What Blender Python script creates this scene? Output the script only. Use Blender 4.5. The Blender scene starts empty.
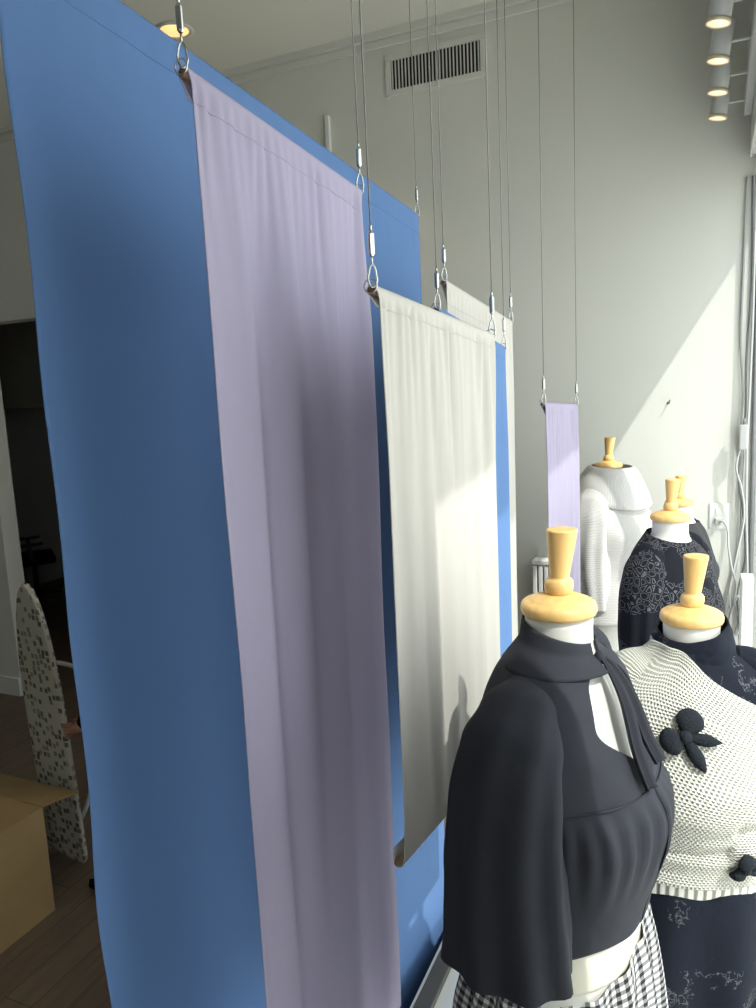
import bpy, bmesh, math, random
from mathutils import Vector, Matrix, noise
random.seed(4)
S = bpy.context.scene
PI = math.pi

# ------------------------------------------------------------------ camera, light, exposure
EYE = Vector((0.0, 0.0, 2.3))
CR = Vector((0.9148, 0.4025, -0.0473)).normalized()      # camera right
CU = Vector((-0.0175, 0.1560, 0.9876)).normalized()      # camera up
CB = CR.cross(CU).normalized()
CU = CB.cross(CR).normalized()
cam = bpy.data.cameras.new('camera')
cam.lens = 757.0 / 1008.0 * 36.0
cam.sensor_width = 36.0
cam.sensor_fit = 'AUTO'
cam.clip_start = 0.02
camo = bpy.data.objects.new('camera', cam)
S.collection.objects.link(camo)
camo.matrix_world = Matrix(((CR.x, CU.x, CB.x, EYE.x), (CR.y, CU.y, CB.y, EYE.y), (CR.z, CU.z, CB.z, EYE.z), (0, 0, 0, 1)))
S.camera = camo

SUN_DIR = Vector((-1.0, 0.6, -1.61)).normalized()
sun = bpy.data.lights.new('sun', 'SUN')
sun.energy = 4.4
sun.color = (1.0, 0.965, 0.90)
sun.angle = math.radians(0.7)
suno = bpy.data.objects.new('sun', sun)
S.collection.objects.link(suno)
suno.rotation_euler = SUN_DIR.to_track_quat('-Z', 'Y').to_euler()
suno.location = (6, -5, 9)

w = bpy.data.worlds.new('world')
S.world = w
w.use_nodes = True
bg = w.node_tree.nodes['Background']
bg.inputs[0].default_value = (0.97, 1.0, 1.0, 1)
bg.inputs[1].default_value = 3.0

def portal(name, x, y, z, sy, sz):
    l = bpy.data.lights.new(name, 'AREA')
    l.shape = 'RECTANGLE'; l.size = sz; l.size_y = sy
    l.cycles.is_portal = True
    o = bpy.data.objects.new(name, l); S.collection.objects.link(o)
    o.location = (x, y, z); o.rotation_euler = (0, PI / 2, 0)
portal('daylight_portal', 0.36, 2.38, 1.9, 3.44, 2.8)
portal('daylight_portal', 0.36, -.60, 1.85, 1.3, 2.7)

S.view_settings.view_transform = 'Standard'
S.view_settings.look = 'None'
S.view_settings.gamma = 1
S.view_settings.use_curve_mapping = False
S.view_settings.exposure = 0.0

# ------------------------------------------------------------------ object helpers
def tag(o, label=None, cat=None, group=None, kind=None):
    if label: o['label'] = label
    if cat: o['category'] = cat
    if group: o['group'] = group
    if kind: o['kind'] = kind
    return o

def thing(name, label, cat, loc=(0, 0, 0), rz=0, group=None):
    o = bpy.data.objects.new(name, None)
    S.collection.objects.link(o)
    o.empty_display_size = 0.1
    o.location = loc
    o.rotation_euler = (0, 0, rz)
    return tag(o, label, cat, group)

def obj(name, bm, mat, parent=None, smooth=True, label=None):
    me = bpy.data.meshes.new(name)
    bmesh.ops.recalc_face_normals(bm, faces=bm.faces)
    bm.to_mesh(me); bm.free()
    if smooth:
        for p in me.polygons: p.use_smooth = True
    if mat: me.materials.append(mat)
    o = bpy.data.objects.new(name, me)
    S.collection.objects.link(o)
    if parent: o.parent = parent
    if label: o['label'] = label
    return o

def struct(name, bm, mat, smooth=False):
    return tag(obj(name, bm, mat, None, smooth), kind='structure')

def solid(o, t, off=0):
    m = o.modifiers.new('thickness', 'SOLIDIFY'); m.thickness = t; m.offset = off
    return o

def subsurf(o, n=1):
    m = o.modifiers.new('smooth', 'SUBSURF'); m.levels = n; m.render_levels = n
    return o

def box(bm, x0, y0, z0, x1, y1, z1, bev=0.0):
    r = bmesh.ops.create_cube(bm, size=1.0)
    vs = r['verts']
    for v in vs:
        v.co = Vector(((x0 + x1) / 2 + v.co.x * (x1 - x0), (y0 + y1) / 2 + v.co.y * (y1 - y0), (z0 + z1) / 2 + v.co.z * (z1 - z0)))
    if bev > 0:
        es = list({e for v in vs for e in v.link_edges})
        bmesh.ops.bevel(bm, geom=es, offset=bev, segments=2, profile=0.5, affect='EDGES')
    return bm

def newbox(*a, **k):
    return box(bmesh.new(), *a, **k)

def tube(bm, pts, rad, n=8, closed=False, caps=True):
    pts = [Vector(p) for p in pts]
    rs = rad if isinstance(rad, (list, tuple)) else [rad] * len(pts)
    rings = []
    N = len(pts)
    up = Vector((0.12, 0.31, 0.94))
    for i, p in enumerate(pts):
        if closed: t = pts[(i + 1) % N] - pts[(i - 1) % N]
        else: t = pts[min(i + 1, N - 1)] - pts[max(i - 1, 0)]
        t = t.normalized() if t.length > 1e-9 else Vector((0, 0, 1))
        a = up - t * up.dot(t)
        if a.length < 0.05: a = Vector((1, 0, 0)) - t * t.x
        a.normalize(); b = t.cross(a)
        up = a
        rings.append([bm.verts.new(p + (a * math.cos(2 * PI * k / n) + b * math.sin(2 * PI * k / n)) * rs[i]) for k in range(n)])
    for i in range(N if closed else N - 1):
        r0, r1 = rings[i], rings[(i + 1) % N]
        for k in range(n):
            try: bm.faces.new((r0[k], r0[(k + 1) % n], r1[(k + 1) % n], r1[k]))
            except ValueError: pass
    if caps and not closed:
        bm.faces.new(rings[0]); bm.faces.new(rings[-1])
    return bm

def crom(pts, n=8):
    P = [Vector(p) for p in pts]; out = []
    for i in range(len(P) - 1):
        p0 = P[max(i - 1, 0)]; p1 = P[i]; p2 = P[i + 1]; p3 = P[min(i + 2, len(P) - 1)]
        for k in range(n):
            t = k / n
            out.append(0.5 * ((2 * p1) + (p2 - p0) * t + (2 * p0 - 5 * p1 + 4 * p2 - p3) * t * t + (3 * p1 - p0 - 3 * p2 + p3) * t ** 3))
    out.append(P[-1])
    return out

def lathe(bm, prof, n=48, cx=0, cy=0, cz=0):
    rings = []
    for r, z in prof:
        if r < 1e-5: rings.append([bm.verts.new((cx, cy, cz + z))])
        else: rings.append([bm.verts.new((cx + r * math.cos(2 * PI * k / n), cy + r * math.sin(2 * PI * k / n), cz + z)) for k in range(n)])
    for a, b in zip(rings, rings[1:]):
        for k in range(n):
            f = []
            if len(a) == 1: f = [a[0], b[k], b[(k + 1) % n]]
            elif len(b) == 1: f = [a[k], a[(k + 1) % n], b[0]]
            else: f = [a[k], a[(k + 1) % n], b[(k + 1) % n], b[k]]
            bm.faces.new(f)
    return bm

def loft(bm, rings, closed=True, cap0=False, cap1=False, uvs=(1, 1)):
    uv = bm.loops.layers.uv.verify()
    V = [[bm.verts.new(p) for p in r] for r in rings]
    n = len(V[0]); m = len(V)
    for i in range(m - 1):
        for k in range(n if closed else n - 1):
            k2 = (k + 1) % n
            f = bm.faces.new((V[i][k], V[i][k2], V[i + 1][k2], V[i + 1][k]))
            ks = (k, k + 1, k + 1, k); js = (i, i, i + 1, i + 1)
            for l, a, b in zip(f.loops, ks, js):
                l[uv].uv = (a / n * uvs[0], b / (m - 1) * uvs[1])
    if cap0: bm.faces.new(V[0])
    if cap1: bm.faces.new(V[-1])
    return bm

def interp(tab, z):
    """tab sorted by descending z; smooth interpolation of tuples"""
    if z >= tab[0][0]: return tab[0][1:]
    if z <= tab[-1][0]: return tab[-1][1:]
    for i in range(len(tab) - 1):
        if tab[i][0] >= z >= tab[i + 1][0]:
            t = (tab[i][0] - z) / (tab[i][0] - tab[i + 1][0])
            p0 = tab[max(i - 1, 0)]; p1 = tab[i]; p2 = tab[i + 1]; p3 = tab[min(i + 2, len(tab) - 1)]
            r = []
            for j in range(1, len(p1)):
                m1 = (p2[j] - p0[j]) / max(1e-6, (p0[0] - p2[0])) * (p1[0] - p2[0])
                m2 = (p3[j] - p1[j]) / max(1e-6, (p1[0] - p3[0])) * (p1[0] - p2[0])
                h = t * t * (3 - 2 * t)
                r.append((2 * t ** 3 - 3 * t * t + 1) * p1[j] + (t ** 3 - 2 * t * t + t) * m1 + h * p2[j] + (t ** 3 - t * t) * m2)
            return tuple(r)

def sst(a, b, x):
    t = max(0.0, min(1.0, (x - a) / (b - a)))
    return t * t * (3 - 2 * t)

# ------------------------------------------------------------------ materials
def nt(name):
    m = bpy.data.materials.new(name); m.use_nodes = True
    t = m.node_tree
    return m, t, t.nodes, t.links, t.nodes['Principled BSDF']

def col(c): return (c[0], c[1], c[2], 1)

def mat(name, c, rough=0.6, metal=0.0, var=0.0, vscale=6.0, bump=0.0, bscale=60.0, emit=None, es=0.0, spec=0.5, stretch=(1, 1, 1)):
    m, t, N, L, p = nt(name)
    p.inputs['Base Color'].default_value = col(c)
    p.inputs['Roughness'].default_value = rough
    p.inputs['Metallic'].default_value = metal
    p.inputs['Specular IOR Level'].default_value = spec
    tc = N.new('ShaderNodeTexCoord'); mp = N.new('ShaderNodeMapping')
    L.new(tc.outputs['Object'], mp.inputs[0]); mp.inputs['Scale'].default_value = stretch
    if var > 0:
        n = N.new('ShaderNodeTexNoise'); n.inputs['Scale'].default_value = vscale; n.inputs['Detail'].default_value = 4
        L.new(mp.outputs[0], n.inputs['Vector'])
        r = N.new('ShaderNodeValToRGB')
        r.color_ramp.elements[0].position = 0.3; r.color_ramp.elements[1].position = 0.7
        r.color_ramp.elements[0].color = col([x * (1 - var) for x in c]); r.color_ramp.elements[1].color = col([min(1, x * (1 + var)) for x in c])
        L.new(n.outputs[0], r.inputs[0]); L.new(r.outputs[0], p.inputs['Base Color'])
    if bump > 0:
        n2 = N.new('ShaderNodeTexNoise'); n2.inputs['Scale'].default_value = bscale; n2.inputs['Detail'].default_value = 3
        L.new(mp.outputs[0], n2.inputs['Vector'])
        b = N.new('ShaderNodeBump'); b.inputs['Strength'].default_value = bump; b.inputs['Distance'].default_value = 0.002
        L.new(n2.outputs[0], b.inputs['Height']); L.new(b.outputs[0], p.inputs['Normal'])
    if emit:
        p.inputs['Emission Color'].default_value = col(emit); p.inputs['Emission Strength'].default_value = es
    return m

def cloth_mat(name, c, trans=0.3, rough=0.85, tc_=None):
    """woven cloth: diffuse front, some light passing through the weave"""
    m, t, N, L, p = nt(name)
    p.inputs['Roughness'].default_value = rough
    p.inputs['Specular IOR Level'].default_value = 0.2
    tc = N.new('ShaderNodeTexCoord')
    n = N.new('ShaderNodeTexNoise'); n.inputs['Scale'].default_value = 5; n.inputs['Detail'].default_value = 5
    mp = N.new('ShaderNodeMapping'); mp.inputs['Scale'].default_value = (1, 1, 0.3)
    L.new(tc.outputs['Object'], mp.inputs[0]); L.new(mp.outputs[0], n.inputs['Vector'])
    r = N.new('ShaderNodeValToRGB')
    r.color_ramp.elements[0].color = col([x * 0.93 for x in c]); r.color_ramp.elements[1].color = col([min(1, x * 1.06) for x in c])
    L.new(n.outputs[0], r.inputs[0]); L.new(r.outputs[0], p.inputs['Base Color'])
    w1 = N.new('ShaderNodeTexNoise'); w1.inputs['Scale'].default_value = 900
    L.new(tc.outputs['Object'], w1.inputs['Vector'])
    w2 = N.new('ShaderNodeTexNoise'); w2.inputs['Scale'].default_value = 18; w2.inputs['Detail'].default_value = 3
    L.new(mp.outputs[0], w2.inputs['Vector'])
    ad = N.new('ShaderNodeMath'); ad.operation = 'MULTIPLY_ADD'; ad.inputs[1].default_value = 0.12
    L.new(w1.outputs[0], ad.inputs[0]); L.new(w2.outputs[0], ad.inputs[2])
    b = N.new('ShaderNodeBump'); b.inputs['Strength'].default_value = 0.35; b.inputs['Distance'].default_value = 0.004
    L.new(ad.outputs[0], b.inputs['Height']); L.new(b.outputs[0], p.inputs['Normal'])
    tr = N.new('ShaderNodeBsdfTranslucent'); tr.inputs[0].default_value = col(tc_ or c)
    mx = N.new('ShaderNodeMixShader'); mx.inputs[0].default_value = trans
    L.new(p.outputs[0], mx.inputs[1]); L.new(tr.outputs[0], mx.inputs[2])
    L.new(mx.outputs[0], N['Material Output'].inputs[0])
    return m

def mth(N, L, op, a, b=None, c=None):
    n = N.new('ShaderNodeMath'); n.operation = op
    for i, x in enumerate((a, b, c)):
        if x is None: continue
        if isinstance(x, (int, float)): n.inputs[i].default_value = x
        else: L.new(x, n.inputs[i])
    return n.outputs[0]

def uvxy(N, L, sx, sy):
    uv = N.new('ShaderNodeUVMap'); s = N.new('ShaderNodeSeparateXYZ'); L.new(uv.outputs[0], s.inputs[0])
    return mth(N, L, 'MULTIPLY', s.outputs[0], sx), mth(N, L, 'MULTIPLY', s.outputs[1], sy)

def knit_mat(name, c, dark, sx, sy, hole=0.35, dist=0.004):
    m, t, N, L, p = nt(name)
    p.inputs['Roughness'].default_value = 0.95; p.inputs['Specular IOR Level'].default_value = 0.1
    u, v = uvxy(N, L, sx, sy)
    uv = N.new('ShaderNodeUVMap'); ns = N.new('ShaderNodeTexNoise'); ns.inputs['Scale'].default_value = 9; L.new(uv.outputs[0], ns.inputs['Vector'])
    wob = mth(N, L, 'MULTIPLY', mth(N, L, 'SUBTRACT', ns.outputs[0], 0.5), 3.0)
    v = mth(N, L, 'ADD', v, wob)
    row = mth(N, L, 'FLOOR', v)
    u2 = mth(N, L, 'ADD', u, mth(N, L, 'MULTIPLY', row, 0.5))
    fu = mth(N, L, 'ABSOLUTE', mth(N, L, 'SUBTRACT', mth(N, L, 'FRACT', u2), 0.5))
    fv = mth(N, L, 'ABSOLUTE', mth(N, L, 'SUBTRACT', mth(N, L, 'FRACT', v), 0.5))
    d = mth(N, L, 'SQRT', mth(N, L, 'ADD', mth(N, L, 'POWER', fu, 2.0), mth(N, L, 'POWER', mth(N, L, 'MULTIPLY', fv, 1.0), 2.0)))
    # yarn height: high away from the stitch hole
    h = mth(N, L, 'MULTIPLY', d, 2.0)
    r = N.new('ShaderNodeValToRGB')
    r.color_ramp.elements[0].position = hole * 0.35; r.color_ramp.elements[0].color = col(dark)  # shade in the stitch gaps put into the colour
    r.color_ramp.elements[1].position = hole; r.color_ramp.elements[1].color = col(c)
    L.new(d, r.inputs[0]); L.new(r.outputs[0], p.inputs['Base Color'])
    b = N.new('ShaderNodeBump'); b.inputs['Strength'].default_value = 0.9; b.inputs['Distance'].default_value = dist
    L.new(h, b.inputs['Height']); L.new(b.outputs[0], p.inputs['Normal'])
    return m

def rib_mat(name, c, sx, depth=0.003):
    m, t, N, L, p = nt(name)
    p.inputs['Roughness'].default_value = 0.95; p.inputs['Specular IOR Level'].default_value = 0.1
    u, v = uvxy(N, L, sx, 1)
    s = mth(N, L, 'SINE', mth(N, L, 'MULTIPLY', u, 2 * PI))
    b = N.new('ShaderNodeBump'); b.inputs['Strength'].default_value = 0.9; b.inputs['Distance'].default_value = depth
    L.new(s, b.inputs['Height']); L.new(b.outputs[0], p.inputs['Normal'])
    p.inputs['Base Color'].default_value = col(c)
    return m

def gingham_mat(name, sx, sy):
    m, t, N, L, p = nt(name)
    p.inputs['Roughness'].default_value = 0.9
    u, v = uvxy(N, L, sx, sy)
    a = mth(N, L, 'GREATER_THAN', mth(N, L, 'FRACT', u), 0.5)
    b = mth(N, L, 'GREATER_THAN', mth(N, L, 'FRACT', v), 0.5)
    k = mth(N, L, 'MULTIPLY', mth(N, L, 'ADD', a, b), 0.5)
    r = N.new('ShaderNodeValToRGB'); r.color_ramp.interpolation = 'CONSTANT'
    r.color_ramp.elements[0].color = (0.72, 0.72, 0.70, 1)
    r.color_ramp.elements[1].position = 0.75; r.color_ramp.elements[1].color = (0.015, 0.015, 0.02, 1)
    e = r.color_ramp.elements.new(0.25); e.color = (0.22, 0.22, 0.23, 1)
    L.new(k, r.inputs[0]); L.new(r.outputs[0], p.inputs['Base Color'])
    return m

def leopard_mat(name):
    m, t, N, L, p = nt(name)
    p.inputs['Roughness'].default_value = 0.8; p.inputs['Specular IOR Level'].default_value = 0.1
    tc = N.new('ShaderNodeTexCoord')
    vo = N.new('ShaderNodeTexVoronoi'); vo.feature = 'DISTANCE_TO_EDGE'; vo.inputs['Scale'].default_value = 48
    L.new(tc.outputs['Object'], vo.inputs['Vector'])
    n = N.new('ShaderNodeTexNoise'); n.inputs['Scale'].default_value = 7; L.new(tc.outputs['Object'], n.inputs['Vector'])
    a = mth(N, L, 'SUBTRACT', vo.outputs['Distance'], 0.13)
    a = mth(N, L, 'ABSOLUTE', a)
    k = mth(N, L, 'MULTIPLY', mth(N, L, 'LESS_THAN', a, 0.04), mth(N, L, 'GREATER_THAN', n.outputs[0], 0.44))
    r = N.new('ShaderNodeValToRGB')
    r.color_ramp.elements[0].color = (0.010, 0.011, 0.016, 1); r.color_ramp.elements[1].color = (0.10, 0.10, 0.11, 1)
    L.new(k, r.inputs[0]); L.new(r.outputs[0], p.inputs['Base Color'])
    return m

def velvet_mat(name):
    m, t, N, L, p = nt(name)
    p.inputs['Roughness'].default_value = 0.8; p.inputs['Specular IOR Level'].default_value = 0.12
    tc = N.new('ShaderNodeTexCoord')
    n = N.new('ShaderNodeTexNoise'); n.inputs['Scale'].default_value = 30; n.inputs['Detail'].default_value = 4; n.inputs['Roughness'].default_value = 0.7
    L.new(tc.outputs['Object'], n.inputs['Vector'])
    n3 = N.new('ShaderNodeTexNoise'); n3.inputs['Scale'].default_value = 9; L.new(tc.outputs['Object'], n3.inputs['Vector'])
    k = mth(N, L, 'MULTIPLY', mth(N, L, 'LESS_THAN', mth(N, L, 'ABSOLUTE', mth(N, L, 'SUBTRACT', n.outputs[0], 0.5)), 0.012), mth(N, L, 'GREATER_THAN', n3.outputs[0], 0.56))
    r = N.new('ShaderNodeValToRGB')
    r.color_ramp.elements[0].color = (0.010, 0.013, 0.022, 1); r.color_ramp.elements[1].color = (0.11, 0.115, 0.13, 1)
    L.new(k, r.inputs[0]); L.new(r.outputs[0], p.inputs['Base Color'])
    b = N.new('ShaderNodeBump'); b.inputs['Strength'].default_value = 0.5; b.inputs['Distance'].default_value = 0.003
    L.new(n.outputs[0], b.inputs['Height']); L.new(b.outputs[0], p.inputs['Normal'])
    return m

def wood_floor_mat():
    m, t, N, L, p = nt('floor_planks')
    p.inputs['Roughness'].default_value = 0.45
    tc = N.new('ShaderNodeTexCoord')
    mp = N.new('ShaderNodeMapping'); mp.inputs['Rotation'].default_value = (0, 0, PI / 2)
    L.new(tc.outputs['Object'], mp.inputs[0])
    br = N.new('ShaderNodeTexBrick'); br.inputs['Scale'].default_value = 1.0
    br.inputs['Brick Width'].default_value = 1.2; br.inputs['Row Height'].default_value = 0.14; br.inputs['Mortar Size'].default_value = 0.0015
    br.inputs['Color1'].default_value = (0.19, 0.13, 0.09, 1); br.inputs['Color2'].default_value = (0.24, 0.17, 0.12, 1)
    br.inputs['Mortar'].default_value = (0.02, 0.014, 0.01, 1); br.inputs['Bias'].default_value = 0
    L.new(mp.outputs[0], br.inputs['Vector'])
    mp2 = N.new('ShaderNodeMapping'); mp2.inputs['Scale'].default_value = (12, 1.2, 1); L.new(tc.outputs['Object'], mp2.inputs[0])
    n = N.new('ShaderNodeTexNoise'); n.inputs['Scale'].default_value = 3; n.inputs['Detail'].default_value = 6; L.new(mp2.outputs[0], n.inputs['Vector'])
    mx = N.new('ShaderNodeMix'); mx.data_type = 'RGBA'; mx.blend_type = 'MULTIPLY'; mx.inputs[0].default_value = 0.6
    L.new(br.outputs[0], mx.inputs[6]); L.new(n.outputs[1], mx.inputs[7])
    mx.inputs[7].default_value = (1, 1, 1, 1)
    L.new(n.outputs[0], mx.inputs[7])
    g = N.new('ShaderNodeBrightContrast'); g.inputs['Bright'].default_value = 0.02
    L.new(mx.outputs[2], g.inputs[0]); L.new(g.outputs[0], p.inputs['Base Color'])
    return m

def wood_mat(name, c, sc=(1, 1, 8)):
    m, t, N, L, p = nt(name)
    p.inputs['Roughness'].default_value = 0.42
    tc = N.new('ShaderNodeTexCoord'); mp = N.new('ShaderNodeMapping'); mp.inputs['Scale'].default_value = (60, 60, 6)
    L.new(tc.outputs['Object'], mp.inputs[0])
    n = N.new('ShaderNodeTexNoise'); n.inputs['Scale'].default_value = 1.0; n.inputs['Detail'].default_value = 4; L.new(mp.outputs[0], n.inputs['Vector'])
    r = N.new('ShaderNodeValToRGB')
    r.color_ramp.elements[0].position = 0.35; r.color_ramp.elements[1].position = 0.65
    r.color_ramp.elements[0].color = col([x * 0.88 for x in c]); r.color_ramp.elements[1].color = col([min(1, x * 1.08) for x in c])
    L.new(n.outputs[0], r.inputs[0]); L.new(r.outputs[0], p.inputs['Base Color'])
    return m

def glass_mat():
    m, t, N, L, p = nt('window_glass')
    tr = N.new('ShaderNodeBsdfTransparent'); tr.inputs[0].default_value = (0.96, 0.98, 0.97, 1)
    gl = N.new('ShaderNodeBsdfGlossy'); gl.inputs['Roughness'].default_value = 0.02
    mx = N.new('ShaderNodeMixShader'); mx.inputs[0].default_value = 0.05; L.new(tr.outputs[0], mx.inputs[1]); L.new(gl.outputs[0], mx.inputs[2])
    L.new(mx.outputs[0], N['Material Output'].inputs[0])
    return m

def board_cover_mat():
    m, t, N, L, p = nt('board_cover')
    p.inputs['Roughness'].default_value = 0.9
    tc = N.new('ShaderNodeTexCoord')
    br = N.new('ShaderNodeTexVoronoi'); br.distance = 'CHEBYCHEV'; br.inputs['Scale'].default_value = 30; br.inputs['Randomness'].default_value = 0.6
    L.new(tc.outputs['Object'], br.inputs['Vector'])
    k = mth(N, L, 'LESS_THAN', br.outputs['Distance'], 0.36)
    sp = N.new('ShaderNodeSeparateColor'); L.new(br.outputs['Color'], sp.inputs[0])
    k2 = mth(N, L, 'MULTIPLY', k, mth(N, L, 'GREATER_THAN', sp.outputs[0], 0.22))
    k3 = mth(N, L, 'MULTIPLY', k2, mth(N, L, 'ADD', mth(N, L, 'MULTIPLY', sp.outputs[1], 0.6), 0.35))
    r = N.new('ShaderNodeValToRGB'); r.color_ramp.elements[0].color = (0.58, 0.56, 0.48, 1); r.color_ramp.elements[1].color = (0.08, 0.075, 0.065, 1)
    L.new(k3, r.inputs[0]); L.new(r.outputs[0], p.inputs['Base Color'])
    return m

M = {}
M['wall'] = mat('wall_paint', (0.74, 0.745, 0.70), 0.75, var=0.015, vscale=1.5, bump=0.15, bscale=120)
M['ceiling'] = mat('ceiling_paint', (0.80, 0.79, 0.72), 0.8, var=0.015, vscale=1.2)
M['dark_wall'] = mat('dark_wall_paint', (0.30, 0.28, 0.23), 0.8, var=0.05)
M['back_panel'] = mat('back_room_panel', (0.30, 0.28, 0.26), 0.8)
M['trim'] = mat('trim_paint', (0.74, 0.74, 0.70), 0.5)
M['white_paint'] = mat('white_enamel', (0.80, 0.81, 0.80), 0.4)
M['platform'] = mat('platform_paint', (0.66, 0.66, 0.64), 0.5, var=0.03)
M['lip'] = mat('platform_edge_wood', (0.085, 0.075, 0.062), 0.5, var=0.1, vscale=12)
M['lip_edge'] = mat('platform_edge_strip', (0.55, 0.53, 0.50), 0.4)
M['floor'] = wood_floor_mat()
M['pavement'] = mat('pavement_concrete', (0.68, 0.67, 0.64), 0.9, var=0.06, bump=0.3)
M['frame'] = mat('window_frame_aluminium', (0.42, 0.43, 0.43), 0.35, metal=0.6)
M['glass'] = glass_mat()
M['blue'] = cloth_mat('blue_cloth', (0.142, 0.262, 0.52), 0.20)
M['lavender'] = cloth_mat('lavender_cloth', (0.50, 0.455, 0.605), 0.28)
M['cream'] = cloth_mat('white_cloth', (0.69, 0.665, 0.62), 0.30)
M['dowel'] = wood_mat('dowel_wood', (0.22, 0.13, 0.08))
M['steel'] = mat('polished_steel', (0.62, 0.62, 0.60), 0.22, metal=1.0)
M['wire'] = mat('steel_wire', (0.22, 0.22, 0.20), 0.4, metal=0.6)
M['beech'] = wood_mat('yellow_beech', (0.78, 0.50, 0.19))
M['form'] = mat('mannequin_cotton', (0.70, 0.69, 0.65), 0.85, bump=0.15, bscale=400)
M['form_cream'] = mat('cream_jersey', (0.70, 0.67, 0.57), 0.85, bump=0.15, bscale=300)
M['blouse'] = mat('charcoal_satin', (0.034, 0.036, 0.046), 0.75, var=0.05, vscale=20, bump=0.2, bscale=60, spec=0.12)
M['charcoal'] = mat('charcoal_knit', (0.05, 0.05, 0.055), 0.85, bump=0.3, bscale=150, spec=.1)
M['velvet'] = velvet_mat('black_velvet')
M['leopard'] = leopard_mat('leopard_burnout')
M['knit'] = knit_mat('chunky_white_knit', (0.74, 0.73, 0.66), (0.36, 0.35, 0.30), 150, 74, 0.30)
M['knit_rib'] = rib_mat('white_knit_rib', (0.78, 0.77, 0.69), 62, 0.004)
M['bow'] = mat('dark_crochet', (0.020, 0.024, 0.030), 0.9, bump=1.0, bscale=260, spec=.1)
M['fine_knit'] = knit_mat('fine_white_knit', (0.63, 0.615, 0.60), (0.50, 0.49, 0.48), 190, 90, hole=0.32, dist=0.0012)
M['cowl'] = rib_mat('white_cowl_rib', (0.63, 0.615, 0.60), 150, 0.0005)
M['gingham'] = gingham_mat('gingham', 42, 28)
M['black_metal'] = mat('black_metal', (0.02, 0.02, 0.02), 0.4, metal=0.3)
M['white_metal'] = mat('white_metal', (0.70, 0.71, 0.71), 0.4)
M['lamp_glow'] = mat('lamp_glow', (0.9, 0.8, 0.6), 0.5, emit=(1.0, 0.62, 0.22), es=1.15)
M['lamp_pale'] = mat('lamp_pale_glow', (0.9, 0.85, 0.7), 0.5, emit=(1.0, 0.80, 0.50), es=0.75)
M['lamp_rim'] = mat('lamp_rim', (0.85, 0.74, 0.52), 0.4)  # warm lamplight on the rim put into its base colour
M['vent_dark'] = mat('duct_shade', (0.015, 0.015, 0.013), 0.9)
M['cardboard'] = mat('cardboard', (0.40, 0.27, 0.125), 0.9, var=0.08, vscale=5, bump=0.1)
M['tape'] = mat('packing_tape', (0.62, 0.60, 0.55), 0.3)
M['cover'] = board_cover_mat()
M['grey_tube'] = mat('grey_tube', (0.5, 0.5, 0.5), 0.4)
M['skin'] = mat('skin', (0.42, 0.22, 0.14), 0.55)
M['black_cloth'] = mat('black_cloth', (0.012, 0.012, 0.014), 0.9, spec=.1)
M['hair'] = mat('dark_hair', (0.02, 0.014, 0.01), 0.6)
M['cable'] = mat('grey_cable', (0.50, 0.51, 0.51), 0.5)
M['cable_dark'] = mat('dark_grey_cable', (0.22, 0.23, 0.24), 0.5)

# ------------------------------------------------------------------ setting
YW = 4.1          # far wall
XW = 0.19         # inner face of the shopfront
ZC = 4.2
struct('floor', newbox(-8.0, -5.0, -0.1, 0.31, 9.0, 0.0), M['floor'])
struct('ceiling', newbox(-8.0, -5.0, ZC, 0.31, YW, ZC + 0.15), M['ceiling'])
bm = bmesh.new()                                   # far wall with its opening at the left
box(bm, -3.45, YW, 0, 0.31, YW + 0.15, ZC)
box(bm, -5.05, YW, 2.92, -3.45, YW + 0.15, ZC)
box(bm, -8.0, YW, 0, -5.05, YW + 0.15, ZC)
struct('wall_far', bm, M['wall'])
struct('wall_left', newbox(-8.15, -5.0, 0, -8.0, 9.0, ZC), M['wall'])
struct('wall_back', newbox(-8.0, -5.15, 0, 0.31, -5.0, ZC), M['wall'])
bm = bmesh.new()                                   # shopfront: bulkhead, low wall, and a pier added to block the sun
box(bm, XW, -5.0, 3.30, 0.31, YW, ZC); box(bm, XW, 2.90, 3.20, 0.31, YW, 3.30)
box(bm, XW, 0.05, 0.0, 0.31, 0.720, 3.30)  # unseen pier, its width set to keep sun off the near cloth
box(bm, XW, -5.0, 0.0, 0.31, -1.25, 3.30)
box(bm, XW, -1.25, 0.0, 0.31, 0.05, 0.5)
box(bm, XW, 0.720, 0.0, 0.31, YW, 0.5)
struct('wall_window', bm, M['wall'])
def window(name, y0, y1, mull, zt=3.3):
    bm = bmesh.new()
    box(bm, XW + .05, y0, 0.5, XW + .11, y0 + 0.03, zt); box(bm, XW + .05, y1 - 0.03, 0.5, XW + .11, y1, zt)
    box(bm, XW + .05, y0 + .03, 0.5, XW + .11, y1 - .03, 0.54); box(bm, XW + .05, y0 + .03, zt - .03, XW + .11, y1 - .03, zt)
    for y in mull: box(bm, XW + .04, y - 0.035, 0.54, XW + .115, y + 0.035, zt - .03)
    o = struct(name, bm, M['frame'])
    ys = [y0] + mull + [y1]
    for a, b in zip(ys, ys[1:]):
        obj('pane', newbox(XW + .075, a + .03, 0.53, XW + .083, b - .03, zt - .02), M['glass'], o, False)
window('window_1', 0.720, 2.90, [])
window('window_2', 2.90, YW - 0.02, [], 3.2)
window('window_unseen', -1.25, 0.05, [])  # unseen window, added and sized for daylight on the near banners
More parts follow.
